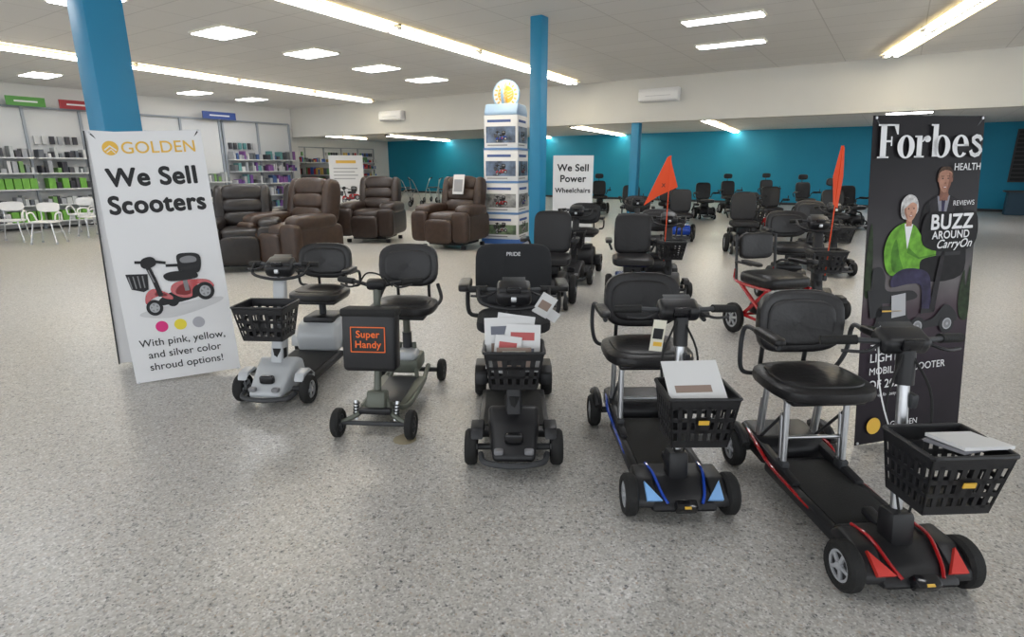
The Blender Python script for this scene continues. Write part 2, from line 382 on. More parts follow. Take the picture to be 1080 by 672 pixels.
# --- flat folding deck scooter
def deck_scooter(paint,accent):
    o=Obj()
    for sx in(-1,1):
        wheel(o,(sx*.235,-.5,.1),.1,.06,LGR,5)
        wheel(o,(sx*.25,.47,.1),.1,.065,LGR,5)
    o.add('axles',DGR,cyl((-.2,.47,.1),(.2,.47,.1),.02)); o.add('axles',DGR,cyl((-.2,-.5,.1),(.2,-.5,.1),.016))
    o.add('deck',BLK,box((.34,.66,.045),(0,-.05,.112),bev=.012)); o.add('deck',RUB,box((.29,.60,.008),(0,-.06,.136),bev=.003))
    for sx in(-1,1):
        o.add('side_trim',paint,tube([(sx*.1,-.42,.135),(sx*.165,-.34,.125),(sx*.182,-.1,.125),(sx*.182,.2,.135),(sx*.192,.33,.18),(sx*.16,.56,.2)],.009,8))
        o.add('frame',BLK,box((.045,.56,.05),(sx*.155,.28,.16),(6,0,0),bev=.012)); o.add('frame',BLK,box((.05,.6,.055),(sx*.165,-.05,.11),bev=.015))
    o.add('rear_housing',BLK,prism([(.3,.08),(.3,.17),(.36,.215),(.56,.22),(.61,.17),(.6,.09)],.34,.02))
    o.add('rear_housing',paint,box((.26,.03,.03),(0,.61,.17),bev=.008))
    # front nose : low, black, tapering with angular side wings
    o.add('front_cover',BLK,prism([(-.60,.065),(-.62,.09),(-.56,.135),(-.46,.18),(-.34,.175),(-.29,.13),(-.29,.07)],.34,.018,w2=.30))
    for sx in(-1,1):
        o.add('front_cover',BLK,prism([(-.60,.085),(-.59,.125),(-.50,.185),(-.38,.19),(-.33,.14),(-.45,.10)],.085,.012,c=(sx*.140,0,0),rot=(0,0,sx*3)))
        o.add('front_cover',paint,tube([(sx*.13,-.36,.185),(sx*.12,-.46,.192),(sx*.10,-.56,.145),(sx*.08,-.605,.115)],.007,8))
        # triangular reflector on the sloping wing
        V=[Vector((sx*.105,-.600,.125)),Vector((sx*.175,-.600,.125)),Vector((sx*.175,-.520,.178))]; off=Vector((0,-.012,.014)); V=[v+off*.6 for v in V]+[v-off*.4 for v in V]
        o.add('front_cover',accent,(V,[(0,1,2),(5,4,3),(0,3,4,1),(1,4,5,2),(2,5,3,0)]),False)
        o.add('fenders',BLK,tube([(sx*.24,.36,.17),(sx*.24,.42,.215),(sx*.24,.5,.22),(sx*.24,.58,.18)],.024,8))
    o.add('front_cover',BLG,box((.1,.05,.055),(0,-.615,.105),(30,0,0),bev=.012)); o.add('front_cover',GOLD,box((.03,.01,.010),(0,-.642,.115),(30,0,0)))
    # tiller
    o.add('tiller',BLK,box((.10,.10,.15),(0,-.43,.22),(-8,0,0),bev=.025)); o.add('tiller',BLK,box((.05,.2,.04),(0,-.36,.17),(8,0,0),bev=.012))
    o.add('tiller',SIL,tube([(0,-.43,.22),(.01,-.30,.93)],.021,14,sub=1)); o.add('tiller',BLK,tube([(.003,-.395,.42),(.006,-.36,.6)],.032,14,sub=1))
    o.add('tiller',BLK,tube([(.01,-.325,.78),(.01,-.305,.92)],.034,14,sub=1)); o.add('tiller',DGR,box((.03,.06,.06),(.035,-.34,.72),bev=.01))
    o.add('cable',RUB,tube([(.02,-.33,.9),(.07,-.4,.75),(.05,-.45,.5),(.02,-.46,.3)],.005,6)); o.add('cable',RUB,tube([(-.02,-.33,.9),(-.09,-.38,.72),(-.06,-.43,.5),(-.02,-.46,.3)],.005,6))
    handle(o,-.29,.945,.58)
    o.add('tiller_head',GOLD,box((.05,.004,.014),(0,-.352,.95),(15,0,0)))
    o.add('basket',BLK,box((.06,.1,.05),(0,-.41,.58),bev=.01))
    basket(o,(.02,-.56,.42),.300,.245,.235,.245,.185,rx=0)
    o.add('basket',GOLD,box((.045,.004,.02),(.02,-.681,.55),(8,0,0)))
    # seat support
    for sx in(-1,1):
        for yy,lean in((.14,.04),(.40,-.02)):
            o.add('seat_posts',SIL,cyl((sx*.15,yy,.15),(sx*.15,yy+lean,.50),.015)); o.add('seat_posts',SIL,cyl((sx*.15,yy+.028,.15),(sx*.15,yy+.028+lean,.42),.011))
            o.add('seat_posts',DGR,box((.04,.07,.05),(sx*.15,yy+.01,.17),bev=.01))
        o.add('seat_posts',SIL,cyl((sx*.15,.14,.5),(sx*.15,.42,.5),.014))
        o.add('seat_posts',DGR,cyl((sx*.15,.17,.45),(sx*.15,.40,.19),.008))
    o.add('seat_posts',SIL,cyl((-.15,.18,.3),(.15,.18,.3),.01))
    seat_captain(o,.25,.565,.45,.33,arms=False,sw=.50,sd=.235)
    for sx in(-1,1):
        o.add('armrests',DGR,tube([(sx*.17,.47,.53),(sx*.25,.47,.55),(sx*.285,.44,.66),(sx*.285,.42,.80),(sx*.27,.30,.81),(sx*.27,.1,.79)],.012))
        o.add('armrests',VIN,sell((.03,.12,.02),(sx*.27,.2,.82),e=.5,f=.4))
    return o
# --- travel scooter with moulded shrouds
def travel_scooter(body,deckm=BLK,high=False,arms=True,bk=True,fab=VIN,R=.1,accent=None,seatz=.58,bs=1):
    o=Obj(); accent=accent or body
    for sx in(-1,1):
        wheel(o,(sx*.235,-.5,R),R,.065,LGR,5); wheel(o,(sx*.235,.5,R+.005),R+.005,.075,LGR,5)
    o.add('axles',DGR,cyl((-.2,.5,R),(.2,.5,R),.02)); o.add('axles',DGR,cyl((-.2,-.5,R),(.2,-.5,R),.018))
    o.add('deck',deckm,prism([(-.36,.08),(-.36,.13),(.28,.13),(.28,.08)],.42,.015))
    o.add('deck',RUB,box((.36,.52,.008),(0,-.04,.134),bev=.003))
    o.add('front_shroud',body,prism([(-.66,.085),(-.67,.12),(-.60,.175),(-.5,.245),(-.40,.30),(-.33,.27),(-.30,.15),(-.32,.085)],.30,.025,w2=.22,seg=3))
    for sx in(-1,1):
        o.add('front_shroud',body,prism([(-.57,.16),(-.54,.215),(-.44,.225),(-.36,.16),(-.38,.12),(-.43,.19),(-.53,.185)],.07,.01,c=(sx*.20,0,.012)))
        o.add('front_shroud',PGR,sell((.025,.02,.014),(sx*.08,-.655,.15)))
    o.add('bumper',DGR,tube([(-.18,-.58,.1),(-.15,-.66,.09),(0,-.70,.09),(.15,-.66,.09),(.18,-.58,.1)],.016))
    o.add('bumper',BLG,sell((.05,.02,.03),(0,-.6,.2)))
    o.add('rear_shroud',body,prism([(.24,.12),(.22,.26),(.28,.35),(.4,.375),(.56,.36),(.68,.25),(.69,.14),(.6,.1)],.34,.035,seg=3))
    for sx in(-1,1):
        o.add('rear_shroud',body,prism([(.34,.13),(.36,.21),(.43,.245),(.58,.245),(.67,.19),(.68,.13),(.64,.13),(.58,.215),(.43,.215),(.385,.13)],.09,.01,c=(sx*.225,0,0)))
    o.add('rear_shroud',BLK,box((.26,.26,.06),(0,.43,.37),bev=.02))
    o.add('seat_post',DGR,cyl((0,.42,.36),(0,.42,seatz-.05),.028))
    if high:
        o.add('seat',fab,sell((.25,.22,.055),(0,.40,seatz),e=.5,f=.45)); o.add('seat',BLK,box((.36,.36,.03),(0,.4,seatz-.06),bev=.01))
        o.add('seat_back',fab,pad(.54,.46,.08,(0,.66,seatz+.26),(-8,0,0),bend=-.55,f=.36))
        o.add('seat_back',BLK,pad(.42,.14,.09,(0,.640,seatz+.12),(-6,0,0),bend=-.5,f=.4))
        o.add('seat_back',PRW,text('PRIDE',.038,0,0,0,bold=.01),False,TR((0,.62,seatz+.41),(-8,0,0)))
        for sx in(-1,1): o.add('seat_back',BLK,tube([(sx*.12,.5,seatz-.06),(sx*.12,.68,seatz-.05),(sx*.12,.70,seatz+.1)],.014))
        for sx in(-1,1):
            o.add('armrests',VIN,sell((.042,.15,.028),(sx*.325,.42,seatz+.245),e=.5,f=.4)); o.add('armrests',BLK,tube([(sx*.2,.6,seatz-.02),(sx*.315,.61,seatz),(sx*.325,.6,seatz+.18),(sx*.325,.42,seatz+.22)],.016,8))
    else: seat_captain(o,.40,seatz,.45,.3,arms,fab=fab)
    # tiller
    o.add('tiller',body if not high else BLK,prism([(-.46,.25),(-.42,.22),(-.35,.25),(-.27,.6),(-.24,.84),(-.29,.85),(-.35,.6)],.085,.015,seg=3))
    o.add('tiller',BLK,tube([(0,-.38,.3),(0,-.25,.9)],.026,12,sub=1))
    o.add('tiller',RUB,tube([(0,-.40,.25),(0,-.385,.36)],.05,14,sub=1))
    handle(o,-.24,.93,.50,loop=True)
    o.add('tiller_head',BLK,sell((.10,.055,.045),(0,-.25,.90),(25,0,0)))
    o.add('tiller_head',SIL,sell((.016,.012,.016),(0,-.305,.89)))
    if bk:
        o.add('basket',BLK,box((.07,.12,.05),(0,-.38,.6),bev=.01))
        basket(o,(0,-.50,.47),.31*bs,.23*bs,.21*bs,.24*bs,.17*bs,solid=(bs==1),nu=6)
    return o
# --- minimalist folding scooter with bag
def folding_scooter():
    o=Obj()
    for sx in(-1,1):
        wheel(o,(sx*.225,-.5,.09),.09,.05,DGR,5); wheel(o,(sx*.225,.48,.085),.085,.05,DGR,5)
        o.add('suspension',SIL,cyl((sx*.12,-.47,.1),(sx*.13,-.43,.21),.012))
        for k in range(5): o.add('suspension',DGR,lathex([(-.004,.02),(.004,.02),(.004,.012),(-.004,.012)],14,(0,0,0)),M=Matrix.Translation((sx*.125,-.46+.006*k,.12+.018*k))@Matrix.Rotation(D(90),4,'Y'))
        o.add('frame',OLV,tube([(sx*.21,-.5,.09),(sx*.1,-.46,.14),(sx*.05,-.4,.22)],.016))
        o.add('frame',OLV,tube([(sx*.05,-.38,.18),(sx*.14,-.28,.11),(sx*.15,.1,.10),(sx*.13,.45,.13)],.017))
        o.add('frame',OLV,tube([(sx*.1,.2,.12),(sx*.07,.3,.22),(sx*.05,.36,.34)],.016))
    o.add('axles',DGR,cyl((-.2,.48,.085),(.2,.48,.085),.018)); o.add('axles',DGR,cyl((-.2,-.5,.09),(.2,-.5,.09),.014))
    o.add('deck',OLV,prism([(-.30,.095),(-.30,.125),(.24,.125),(.24,.095)],.33,.01,w2=.27)); o.add('deck',DGR,box((.2,.44,.006),(0,-.03,.128),bev=.002))
    o.add('battery_box',OLV,box((.2,.24,.11),(0,.36,.19),bev=.02)); o.add('battery_box',SHR,sell((.09,.08,.035),(0,.30,.27)))
    o.add('steering_head',OLV,box((.12,.1,.12),(0,-.41,.21),(-15,0,0),bev=.02)); o.add('steering_head',BLK,box((.2,.04,.04),(0,-.47,.16),bev=.01))
    o.add('tiller',OLV,tube([(0,-.42,.2),(0,-.33,.55),(0,-.29,.9)],.022,12))
    o.add('tiller_head',BLK,box((.12,.07,.06),(0,-.29,.91),(20,0,0),bev=.02))
    o.add('handlebar',BLK,tube([(-.26,-.2,.92),(-.14,-.265,.92),(0,-.30,.90),(.14,-.265,.92),(.26,-.2,.92)],.012))
    for sx in(-1,1):
        o.add('handlebar',RUB,cyl((sx*.26,-.2,.92),(sx*.15,-.262,.92),.019))
        o.add('handlebar',BLK,tube([(sx*.1,-.29,.91),(sx*.15,-.33,.9),(sx*.22,-.29,.91)],.006))
    o.add('cable',RUB,tube([(.1,-.30,.9),(.06,-.38,.98),(-.03,-.36,.99),(-.1,-.30,.92)],.005,6))
    BM=Matrix.Translation((0,-.05,-.035))
    o.add('front_bag',BLK,box((.32,.13,.36),(0,-.40,.64),(-6,0,0),bev=.03,seg=3),M=BM); o.add('front_bag',RUB,box((.33,.14,.05),(0,-.384,.81),(-6,0,0),bev=.015),M=BM)
    M=BM@TR((0,-.47,.66),(-6,0,0))
    o.add('bag_print',ORP,text('Super',.058,0,.015,0,bold=.025),False,M); o.add('bag_print',ORP,text('Handy',.058,0,-.045,0,bold=.025),False,M)
    for q in(stroke([(-.10,.075),(.10,.075),(.10,-.07),(-.10,-.07),(-.10,.075)],.006,0),): o.add('bag_print',ORP,q,False,M)
    o.add('seat_post',OLV,cyl((0,.36,.22),(0,.36,.58),.026)); o.add('seat_post',DGR,cyl((0,.36,.3),(0,.36,.42),.034))
    seat_captain(o,.33,.62,.44,.32,arms=False,gap=.075,sw=.47)
    for sx in(-1,1): o.add('seat_back',BLK,tube([(sx*.2,.35,.6),(sx*.235,.5,.64),(sx*.2,.565,.74)],.014))
    return o
# --- power wheelchair
def power_chair(body,head=False,seatm=VIN,big=False):
    o=Obj()
    for sx in(-1,1):
        wheel(o,(sx*.27,.02,.17),.17,.08,LGR,6); wheel(o,(sx*.22,-.32,.075),.075,.05,LGR,4); wheel(o,(sx*.22,.38,.075),.075,.05,LGR,4)
        o.add('frame',DGR,tube([(sx*.22,-.32,.09),(sx*.2,-.28,.2),(sx*.17,-.1,.2)],.018)); o.add('frame',DGR,tube([(sx*.22,.38,.09),(sx*.2,.34,.2),(sx*.17,.15,.2)],.018))
        o.add('armrests',VIN,sell((.04,.15,.025),(sx*.29,-.02,.75),e=.5,f=.4)); o.add('armrests',BLK,tube([(sx*.24,.24,.6),(sx*.29,.22,.72),(sx*.29,0,.73)],.014))
    o.add('base',body,prism([(-.26,.13),(-.28,.24),(-.2,.33),(.2,.35),(.34,.28),(.35,.14)],.38,.03,seg=3))
    o.add('base',BLK,box((.2,.2,.12),(0,.02,.4),bev=.02))
    o.add('seat',seatm,sell((.24,.24,.06),(0,-.02,.52),e=.5,f=.4)); o.add('seat_back',seatm,pad(.44,.5,.1,(0,.26,.80),(-8,0,0),bend=-.5,f=.4))
    o.add('seat_back',BLK,box((.34,.04,.4),(0,.31,.76),(-8,0,0),bev=.015))
    if head:
        o.add('headrest',seatm,pad(.28,.16,.08,(0,.33,1.2),bend=-1)); o.add('headrest',DGR,cyl((0,.33,1.0),(0,.36,1.2),.012))
    o.add('footplate',DGR,box((.34,.2,.02),(0,-.42,.1),(8,0,0),bev=.006)); o.add('footplate',BLK,tube([(0,-.2,.42),(0,-.33,.38),(0,-.4,.12)],.02))
    o.add('joystick',BLK,box((.07,.12,.05),(.29,-.2,.76),bev=.015)); o.add('joystick',BLK,cyl((.29,-.22,.78),(.29,-.22,.84),.01)); o.add('joystick',BLK,sell((.016,.016,.016),(.29,-.22,.84),e=1,f=1))
    return o
def red_chair():
    o=Obj()
    for sx in(-1,1):
        wheel(o,(sx*.27,.18,.15),.15,.06,LGR,6); wheel(o,(sx*.24,-.34,.09),.09,.05,LGR,5)
        o.add('frame',RED,tube([(sx*.25,-.36,.1),(sx*.24,-.3,.2),(sx*.22,.2,.5)],.018,sub=4)); o.add('frame',RED,tube([(sx*.25,.18,.15),(sx*.23,.1,.2),(sx*.22,-.22,.5)],.018,sub=4))
        o.add('frame',RED,tube([(sx*.22,-.24,.5),(sx*.22,.24,.5),(sx*.22,.28,.62)],.016)); o.add('frame',DGR,tube([(sx*.22,.26,.5),(sx*.22,.32,.95)],.014,sub=1))
        o.add('frame',RED,tube([(sx*.24,-.3,.2),(sx*.23,.1,.2)],.015,sub=1))
        o.add('armrests',VIN,sell((.03,.14,.02),(sx*.26,0,.72),e=.5,f=.4)); o.add('armrests',BLK,tube([(sx*.22,.28,.66),(sx*.26,.22,.7),(sx*.26,0,.7)],.012))
    o.add('frame',RED,cyl((-.23,.1,.2),(.23,.1,.2),.014)); o.add('frame',RED,cyl((-.23,-.3,.2),(.23,-.3,.2),.014)); o.add('battery',BLK,box((.34,.3,.1),(0,-.05,.27),bev=.02))
    o.add('seat',VIN,sell((.24,.24,.07),(0,-.01,.56),e=.5,f=.3)); o.add('seat_back',VIN,pad(.36,.26,.07,(-.02,.3,.84),(-6,0,0),bend=-.6,f=.4))
    o.add('footplate',DGR,box((.32,.16,.02),(0,-.44,.1),bev=.005)); o.add('footplate',RED,tube([(-.12,-.28,.3),(-.13,-.4,.12),(.13,-.4,.12),(.12,-.28,.3)],.012,sub=1))
    o.add('joystick',BLK,box((.06,.1,.05),(.26,-.17,.74),bev=.012)); o.add('joystick',BLK,cyl((.26,-.18,.75),(.26,-.18,.82),.01))
    return o
def recliner(m):
    o=Obj()
    o.add('base',m,box((.62,.62,.30),(0,.02,.25),bev=.04,seg=3))
    for sx in(-1,1):
        o.add('arms',m,sell((.13,.42,.22),(sx*.37,-.02,.35),e=.35,f=.35)); o.add('arms',m,sell((.15,.36,.10),(sx*.37,-.06,.60),e=.6,f=.5))
        o.add('arms',m,sell((.15,.07,.24),(sx*.37,-.42,.36),e=.4,f=.5))
        o.add('feet',INK,box((.06,.06,.06),(sx*.36,-.33,.03))); o.add('feet',INK,box((.06,.06,.06),(sx*.36,.33,.03)))
        o.add('back',m,sell((.08,.13,.3),(sx*.3,.38,.82),(-12,0,0),e=.6,f=.6))
    o.add('feet',INK,box((.6,.6,.05),(0,.02,.08)))
    o.add('seat',m,sell((.26,.32,.11),(0,-.12,.47),e=.5,f=.35)); o.add('footrest',m,sell((.25,.06,.19),(0,-.46,.29),e=.4,f=.4))
    o.add('back',m,sell((.30,.10,.33),(0,.42,.76),(-12,0,0),e=.3,f=.4))
    for k,(z,h) in enumerate(((.64,.12),(.82,.12),(1.00,.13))): o.add('back',m,sell((.28,.12,h),(0,.30+.045*k,z),(-12,0,0),e=.65,f=.5))
    return o
def shower_chair():
    o=Obj()
    o.add('seat',WHT,sell((.25,.2,.025),(0,0,.46),e=.5,f=.5)); o.add('seat_back',WHT,pad(.44,.2,.035,(0,.2,.75),(-6,0,0),bend=-.4))
    for sx in(-1,1):
        for sy in(-1,1):
            o.add('legs',SIL,cyl((sx*.17,sy*.14,.44),(sx*.24,sy*.2,.02),.014)); o.add('legs',LGR,cyl((sx*.24,sy*.2,0),(sx*.24,sy*.2,.04),.024))
        o.add('legs',SIL,tube([(sx*.17,.16,.45),(sx*.17,.2,.55),(sx*.17,.21,.78)],.013)); o.add('legs',SIL,cyl((sx*.2,-.17,.24),(sx*.2,.17,.24),.009))
        o.add('handles',WHT,tube([(sx*.24,-.12,.46),(sx*.27,-.1,.62),(sx*.27,.08,.64),(sx*.24,.14,.48)],.016))
    return o
def rollator():
    o=Obj()
    for sx in(-1,1):
        wheel(o,(sx*.27,-.3,.1),.1,.035,LGR,5); wheel(o,(sx*.27,.28,.1),.1,.035,LGR,5)
        o.add('frame',SIL,tube([(sx*.27,-.3,.1),(sx*.25,-.2,.4),(sx*.24,.1,.85),(sx*.24,.26,.93)],.015)); o.add('frame',SIL,tube([(sx*.27,.28,.1),(sx*.25,.12,.45),(sx*.24,-.05,.58)],.015))
        o.add('grips',RUB,cyl((sx*.24,.2,.91),(sx*.24,.34,.95),.02))
    o.add('seat',VIN,box((.42,.26,.04),(0,.0,.57),bev=.015)); o.add('frame',SIL,cyl((-.25,-.18,.42),(.25,-.18,.42),.012))
    return o
# ------------------------------------------------------------------ room (room axes p,q rotated -PH)
PH=33.5
RM=Matrix.Rotation(D(-PH),4,'Z')
def roombox(name,m,p0,p1,q0,q1,z0,z1):
    o=Obj(); o.add(name,m,box((p1-p0,q1-q0,z1-z0),((p0+p1)/2,(q0+q1)/2,(z0+z1)/2)),False)
    return o.place(name,M=RM,single=True)
def W(p,q): v=RM@Vector((p,q,0)); return v.x,v.y
PL,PB,PR=-18.8,-27.4,8.0; Q0,QS,QB=-5.0,13.8,27.1; H=3.6; HB=3.1
roombox('floor',FLOOR,PB-.2,PR+.2,Q0-.2,QB+.2,-.1,0)
roombox('ceiling',CEIL,PL-.2,PR+.2,Q0-.2,QS+.05,H,H+.1)
roombox('ceiling_back',CEIL,PB-.2,PR+.2,QS+.3,QB+.2,HB,HB+.1)
roombox('wall_left',WALL,PL-.15,PL,Q0,QS,0,H)
roombox('wall_soffit',SOF,PB-.2,PR,QS+.0,QS+.32,2.62,H+.1)
roombox('wall_partition',WALL,PB-.2,PL-.15,QS,QS+.32,0,2.62)
roombox('wall_back',TEAL,PB,PR,QB,QB+.15,0,HB)
roombox('wall_back_left',WALL,PB-.15,PB,QS+.32,QB,0,HB)
roombox('wall_right',WALL,PR,PR+.15,QS,QB,0,HB+.1)
roombox('wall_right_sill',WALL,PR,PR+.15,Q0,QS,0,.5)  # unseen right wall, opening above the sill added to let daylight in
roombox('wall_right_header',WALL,PR,PR+.15,Q0,QS,3.2,H)
roombox('baseboard_back',DGR,PB,PR,QB-.02,QB,0,.1)
roombox('baseboard_left',DGR,PL,PL+.015,Q0,QS,0,.1)
o=Obj(); o.add('slats',DGR,box((1.6,.05,1.8),(4.0,QB-.03,1.95)),False)
for k in range(12): o.add('slats',INK,box((1.5,.02,.10),(4.0,QB-.065,1.15+.145*k)),False)
o.place('rolling_shutter',M=RM,single=True)  # dark grey rolling shutter on the back wall
# storefront wall behind the photographer
roombox('wall_front_sill',WALL,PL,PR,Q0-.15,Q0,0,.4)
roombox('wall_front_header',WALL,PL,PR,Q0-.15,Q0,3.2,H)
fr=Obj(); k=PL
while k<=PR+.1:
    fr.add('frame',DGR,box((.1,.12,2.8),(k,Q0-.07,1.8)),False); k+=2.233
fr.place('window_1',M=RM,single=True)
fr=Obj(); k=Q0
while k<=QS+.1:
    fr.add('frame',DGR,box((.12,.1,2.7),(PR+.07,k,1.85)),False); k+=2.35
fr.place('added_side_window',M=RM,single=True)  # mullions of the added, unseen side opening that brightens floor and ceiling
# columns
def column(name,x,y,s,h):
    o=Obj(); o.add('c',TEALC,box((s,s,h),(0,0,h/2),bev=.008)); o.add('c',DGR,box((s+.03,s+.03,.08),(0,0,.04)),False)
    return o.place(name,(x,y,0),-PH,single=True)
column('support_column',-3.36,5.08,.29,H); column('support_column',.38,8.7,.185,H); column('support_column',3.06,14.7,.2,2.62)
# ceiling lights
EM=mat('fluorescent_tube',(1,.95,.84),.5,emit=20); EP=mat('led_panel_light',(.97,.98,1),.5,emit=21)
EF=mat('reflector_cream_painted_glow',(1,.84,.52),.5,emit=.55)  # weak emission painted in for tube light on the cream flanges
FXW=mat('fixture_white',(.75,.72,.62),.5)
def strip(a,b,z):
    a=Vector((*a,z));b=Vector((*b,z)); L=(b-a).length; ang=math.atan2(b.y-a.y,b.x-a.x); o=Obj()
    o.add('housing',FXW,box((L,.08,.075),(0,0,-.04)),False); n=max(1,round(L/2.4))
    for s in(-1,1):
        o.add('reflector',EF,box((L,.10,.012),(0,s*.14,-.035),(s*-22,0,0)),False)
        for k in range(n):
            l=L/n; o.add('tubes',EM,box((l-.08,.055,.035),(-L/2+l*(k+.5),s*.075,-.075)),False)
    for k in range(n+1): o.add('housing',DGR,box((.025,.30,.075),(-L/2+L*k/n,0,-.045)),False)
    c=(a+b)/2; o.place('strip_light',(c.x,c.y,z),math.degrees(ang))
strip((-9.8,8.1),(-4.42,18.84),H); strip((-3.9,5.4),(1.49,14.8),H); strip((4.85,5.2),(6.89,11.23),H)
strip((2.3,22.6),(6.3,30.8),HB); strip((6.2,19.4),(10.5,27.4),HB); strip((-6.1,29.2),(-2.65,37.6),HB); strip((-9.5,28.5),(-8.0,32.5),HB); strip((1.0,29),(4,36),HB)
def panel(x,y,z,w,d):
    o=Obj(); o.add('frame',FXW,box((w+.06,d+.06,.03),(0,0,-.015)),False); o.add('lens',EP,box((w,d,.012),(0,0,-.032)),False)
    o.place('ceiling_panel_light',(x,y,z),-PH)
for x,y in((-4.44,9.58),(-3.65,11.23),(-2.84,12.87),(-2.02,14.48),(-10.6,13.76),(-8.87,16.98),(-7.99,18.59),(-5.26,7.8),(-6.1,6.2)): panel(x,y,H,.85,.52)
for x,y in((2.92,8.7),(3.66,10.4),(2.1,7.0),(1.2,5.2),(-1.5,2.0),(3,1)): panel(x,y,H,1.05,.27)
for x,y in((11.4,17.3),(12.6,19.8),(13.2,15)): panel(x,y,HB,1.1,.5)
# wall heat pumps on the soffit
def ac(pc,z):
    o=Obj(); o.add('casing',WHT,prism([(-.2,.02),(-.21,.2),(-.17,.29),(0,.29),(0,0),(-.14,0)],.95,.015)); o.add('casing',DGR,box((.85,.01,.03),(0,-.19,.03),(30,0,0))); o.add('casing',LGR,box((.6,.004,.008),(0,-.21,.12)))
    x,y=W(pc,QS-.01); o.place('air_conditioner',(x,y,z),-PH)
ac(-4.95,3.06); ac(-13.6,2.98)
# left wall shelving
GOODC={}
def gm(c):
    if c not in GOODC: GOODC[c]=mat('print_tone_%d'%len(GOODC),c,.55)
    return GOODC[c]
PAL_A=[(.45,.47,.47),(.55,.55,.55),(.2,.22,.23),(.06,.06,.07),(.16,.30,.10),(.32,.33,.35),(.03,.03,.04),(.10,.11,.13)]
PAL_B=[(.14,.06,.24),(.2,.08,.26),(.5,.5,.52),(.05,.10,.25),(.3,.32,.35),(.6,.6,.6),(.1,.25,.25),(.05,.05,.06),(.35,.36,.38),(.12,.13,.14)]
PAL_C=[(.5,.04,.05),(.05,.12,.4),(.6,.6,.6),(.1,.1,.12),(.6,.4,.1),(.12,.3,.12),(.06,.06,.07)]
def shelving(name,q0,nb,pal,p=PL,bw=1.25,top=3.05,levels=(.2,.62,1.02,1.42,1.8),flip=1,M=RM,green=False):
    o=Obj()
    for i in range(nb+1): o.add('uprights',UPR,box((.06,.06,top),(p+flip*.1,q0+i*bw,top/2)),False)
    o.add('back_panel',SHELF,box((.03,nb*bw,top-.1),(p+flip*.05,q0+nb*bw/2,top/2)),False)
    o.add('uprights',UPR,box((.04,nb*bw,.05),(p+flip*.1,q0+nb*bw/2,top)),False)
    for i in range(nb):
        for li,z in enumerate(levels):
            o.add('shelves',SHELF,box((.42,bw-.06,.03),(p+flip*.3,q0+(i+.5)*bw,z)),False)
            q=q0+i*bw+.06
            while q<q0+(i+1)*bw-.12:
                w=random.uniform(.04,.13); h=random.uniform(.10,.3); c=random.choice(pal)
                if green and li in(0,2) and random.random()<.45: c=(.14,.36,.05); w=.16;h=.26
                if q+w>q0+(i+1)*bw-.04: break
                if random.random()<.9: o.add('goods',gm(c),box((.3,w*.92,h),(p+flip*.3,q+w/2,z+.015+h/2)),False)
                q+=w+random.uniform(0,.03)
        if random.random()<.6:
            for k in range(6): o.add('goods',gm(random.choice(pal)),box((.06,.10,.20),(p+flip*.14,q0+i*bw+.17+.17*k,2.25)),False)
    return o.place(name,M=M)
shelving('wall_shelving',-3.0,6,PAL_A); shelving('wall_shelving',4.6,3,PAL_A,green=True); shelving('wall_shelving',8.5,2,PAL_A,levels=(.2,.62,1.1)); shelving('wall_shelving',11.1,2,PAL_B)
shelving('wall_shelving',17,7,PAL_C,p=PB,top=2.6)
def gondola(x,y,pal):
    o=Obj(); o.add('body',SHELF,box((2.4,.06,1.7),(0,0,.85)),False)
    for s in(-1,1):
        for z in(.12,.5,.88,1.26): 
            o.add('shelves',SHELF,box((2.4,.4,.03),(0,s*.22,z)),False)
            q=-1.15
            while q<1.0:
                w=random.uniform(.08,.22);h=random.uniform(.15,.3); o.add('goods',gm(random.choice(pal)),box((w*.93,.3,h),(q+w/2,s*.24,z+.015+h/2)),False); q+=w+.01
    o.place('gondola_shelf',(x,y,0),-PH)
gondola(-8.9,27,PAL_C); gondola(-9.6,31,PAL_B); gondola(-7.8,23.9,PAL_C)
def dept(name,q,c,z=3.16,w=.8,p=PL+.35):
    o=Obj(); o.add('s',gm(c),box((.03,w,.22),(0,0,0)),False); o.add('s',PRW,box((.035,w*.6,.04),(0,0,0)),False)
    v=RM@Vector((p,q,0)); o.place(name,(v.x,v.y,z),-PH,single=True)
dept('department_sign',5.9,(.08,.28,.05)); dept('department_sign',7.0,(.35,.03,.04)); dept('department_sign',10.9,(.03,.07,.28),w=1.1)
# ------------------------------------------------------------------ banners
def frameM(bc,tc,ux):
    bc=Vector(bc);tc=Vector(tc); z=(tc-bc).normalized(); x=Vector(ux).normalized(); y=z.cross(x).normalized(); x=y.cross(z)
    return Matrix.Translation(bc)@Matrix((x,y,z)).transposed().to_4x4()
def banner_hw(o,w,h):
    o.add('pole',SIL,tube([(0,.05,.03),(0,.03,h)],.012,8,sub=1)); 
    for sx in(-1,1):
        o.add('stand',DGR,tube([(0,.05,.25),(sx*w*.47,.01,.02)],.009,8,sub=1)); o.add('stand',DGR,tube([(0,.04,h*.75),(sx*w*.47,.005,h-.02)],.007,8,sub=1))
        for zz in(.012,h-.012): o.add('stand',SIL,cyl((sx*w*.475,.004,zz),(sx*w*.475,-.004,zz),.008,n=10))
    o.add('stand',DGR,tube([(0,.05,.3),(0,.36,.0)],.009,8,sub=1))
b=Obj(); w,h=.72,1.86
b.add('panel',PRW,box((w,.002,h-.02),(0,0.002,h/2)),False); banner_hw(b,w,h)
def Zb(v): return h*(1-v)
b.add('print',GOLD,flat(ell(-.235,Zb(.066),.05,.05),1),False); b.add('print',PRW,stroke([(-.27,Zb(.072)),(-.235,Zb(.058)),(-.20,Zb(.075))],.009,2),False); b.add('print',PRW,stroke([(-.26,Zb(.082)),(-.23,Zb(.07)),(-.21,Zb(.085))],.006,2),False)
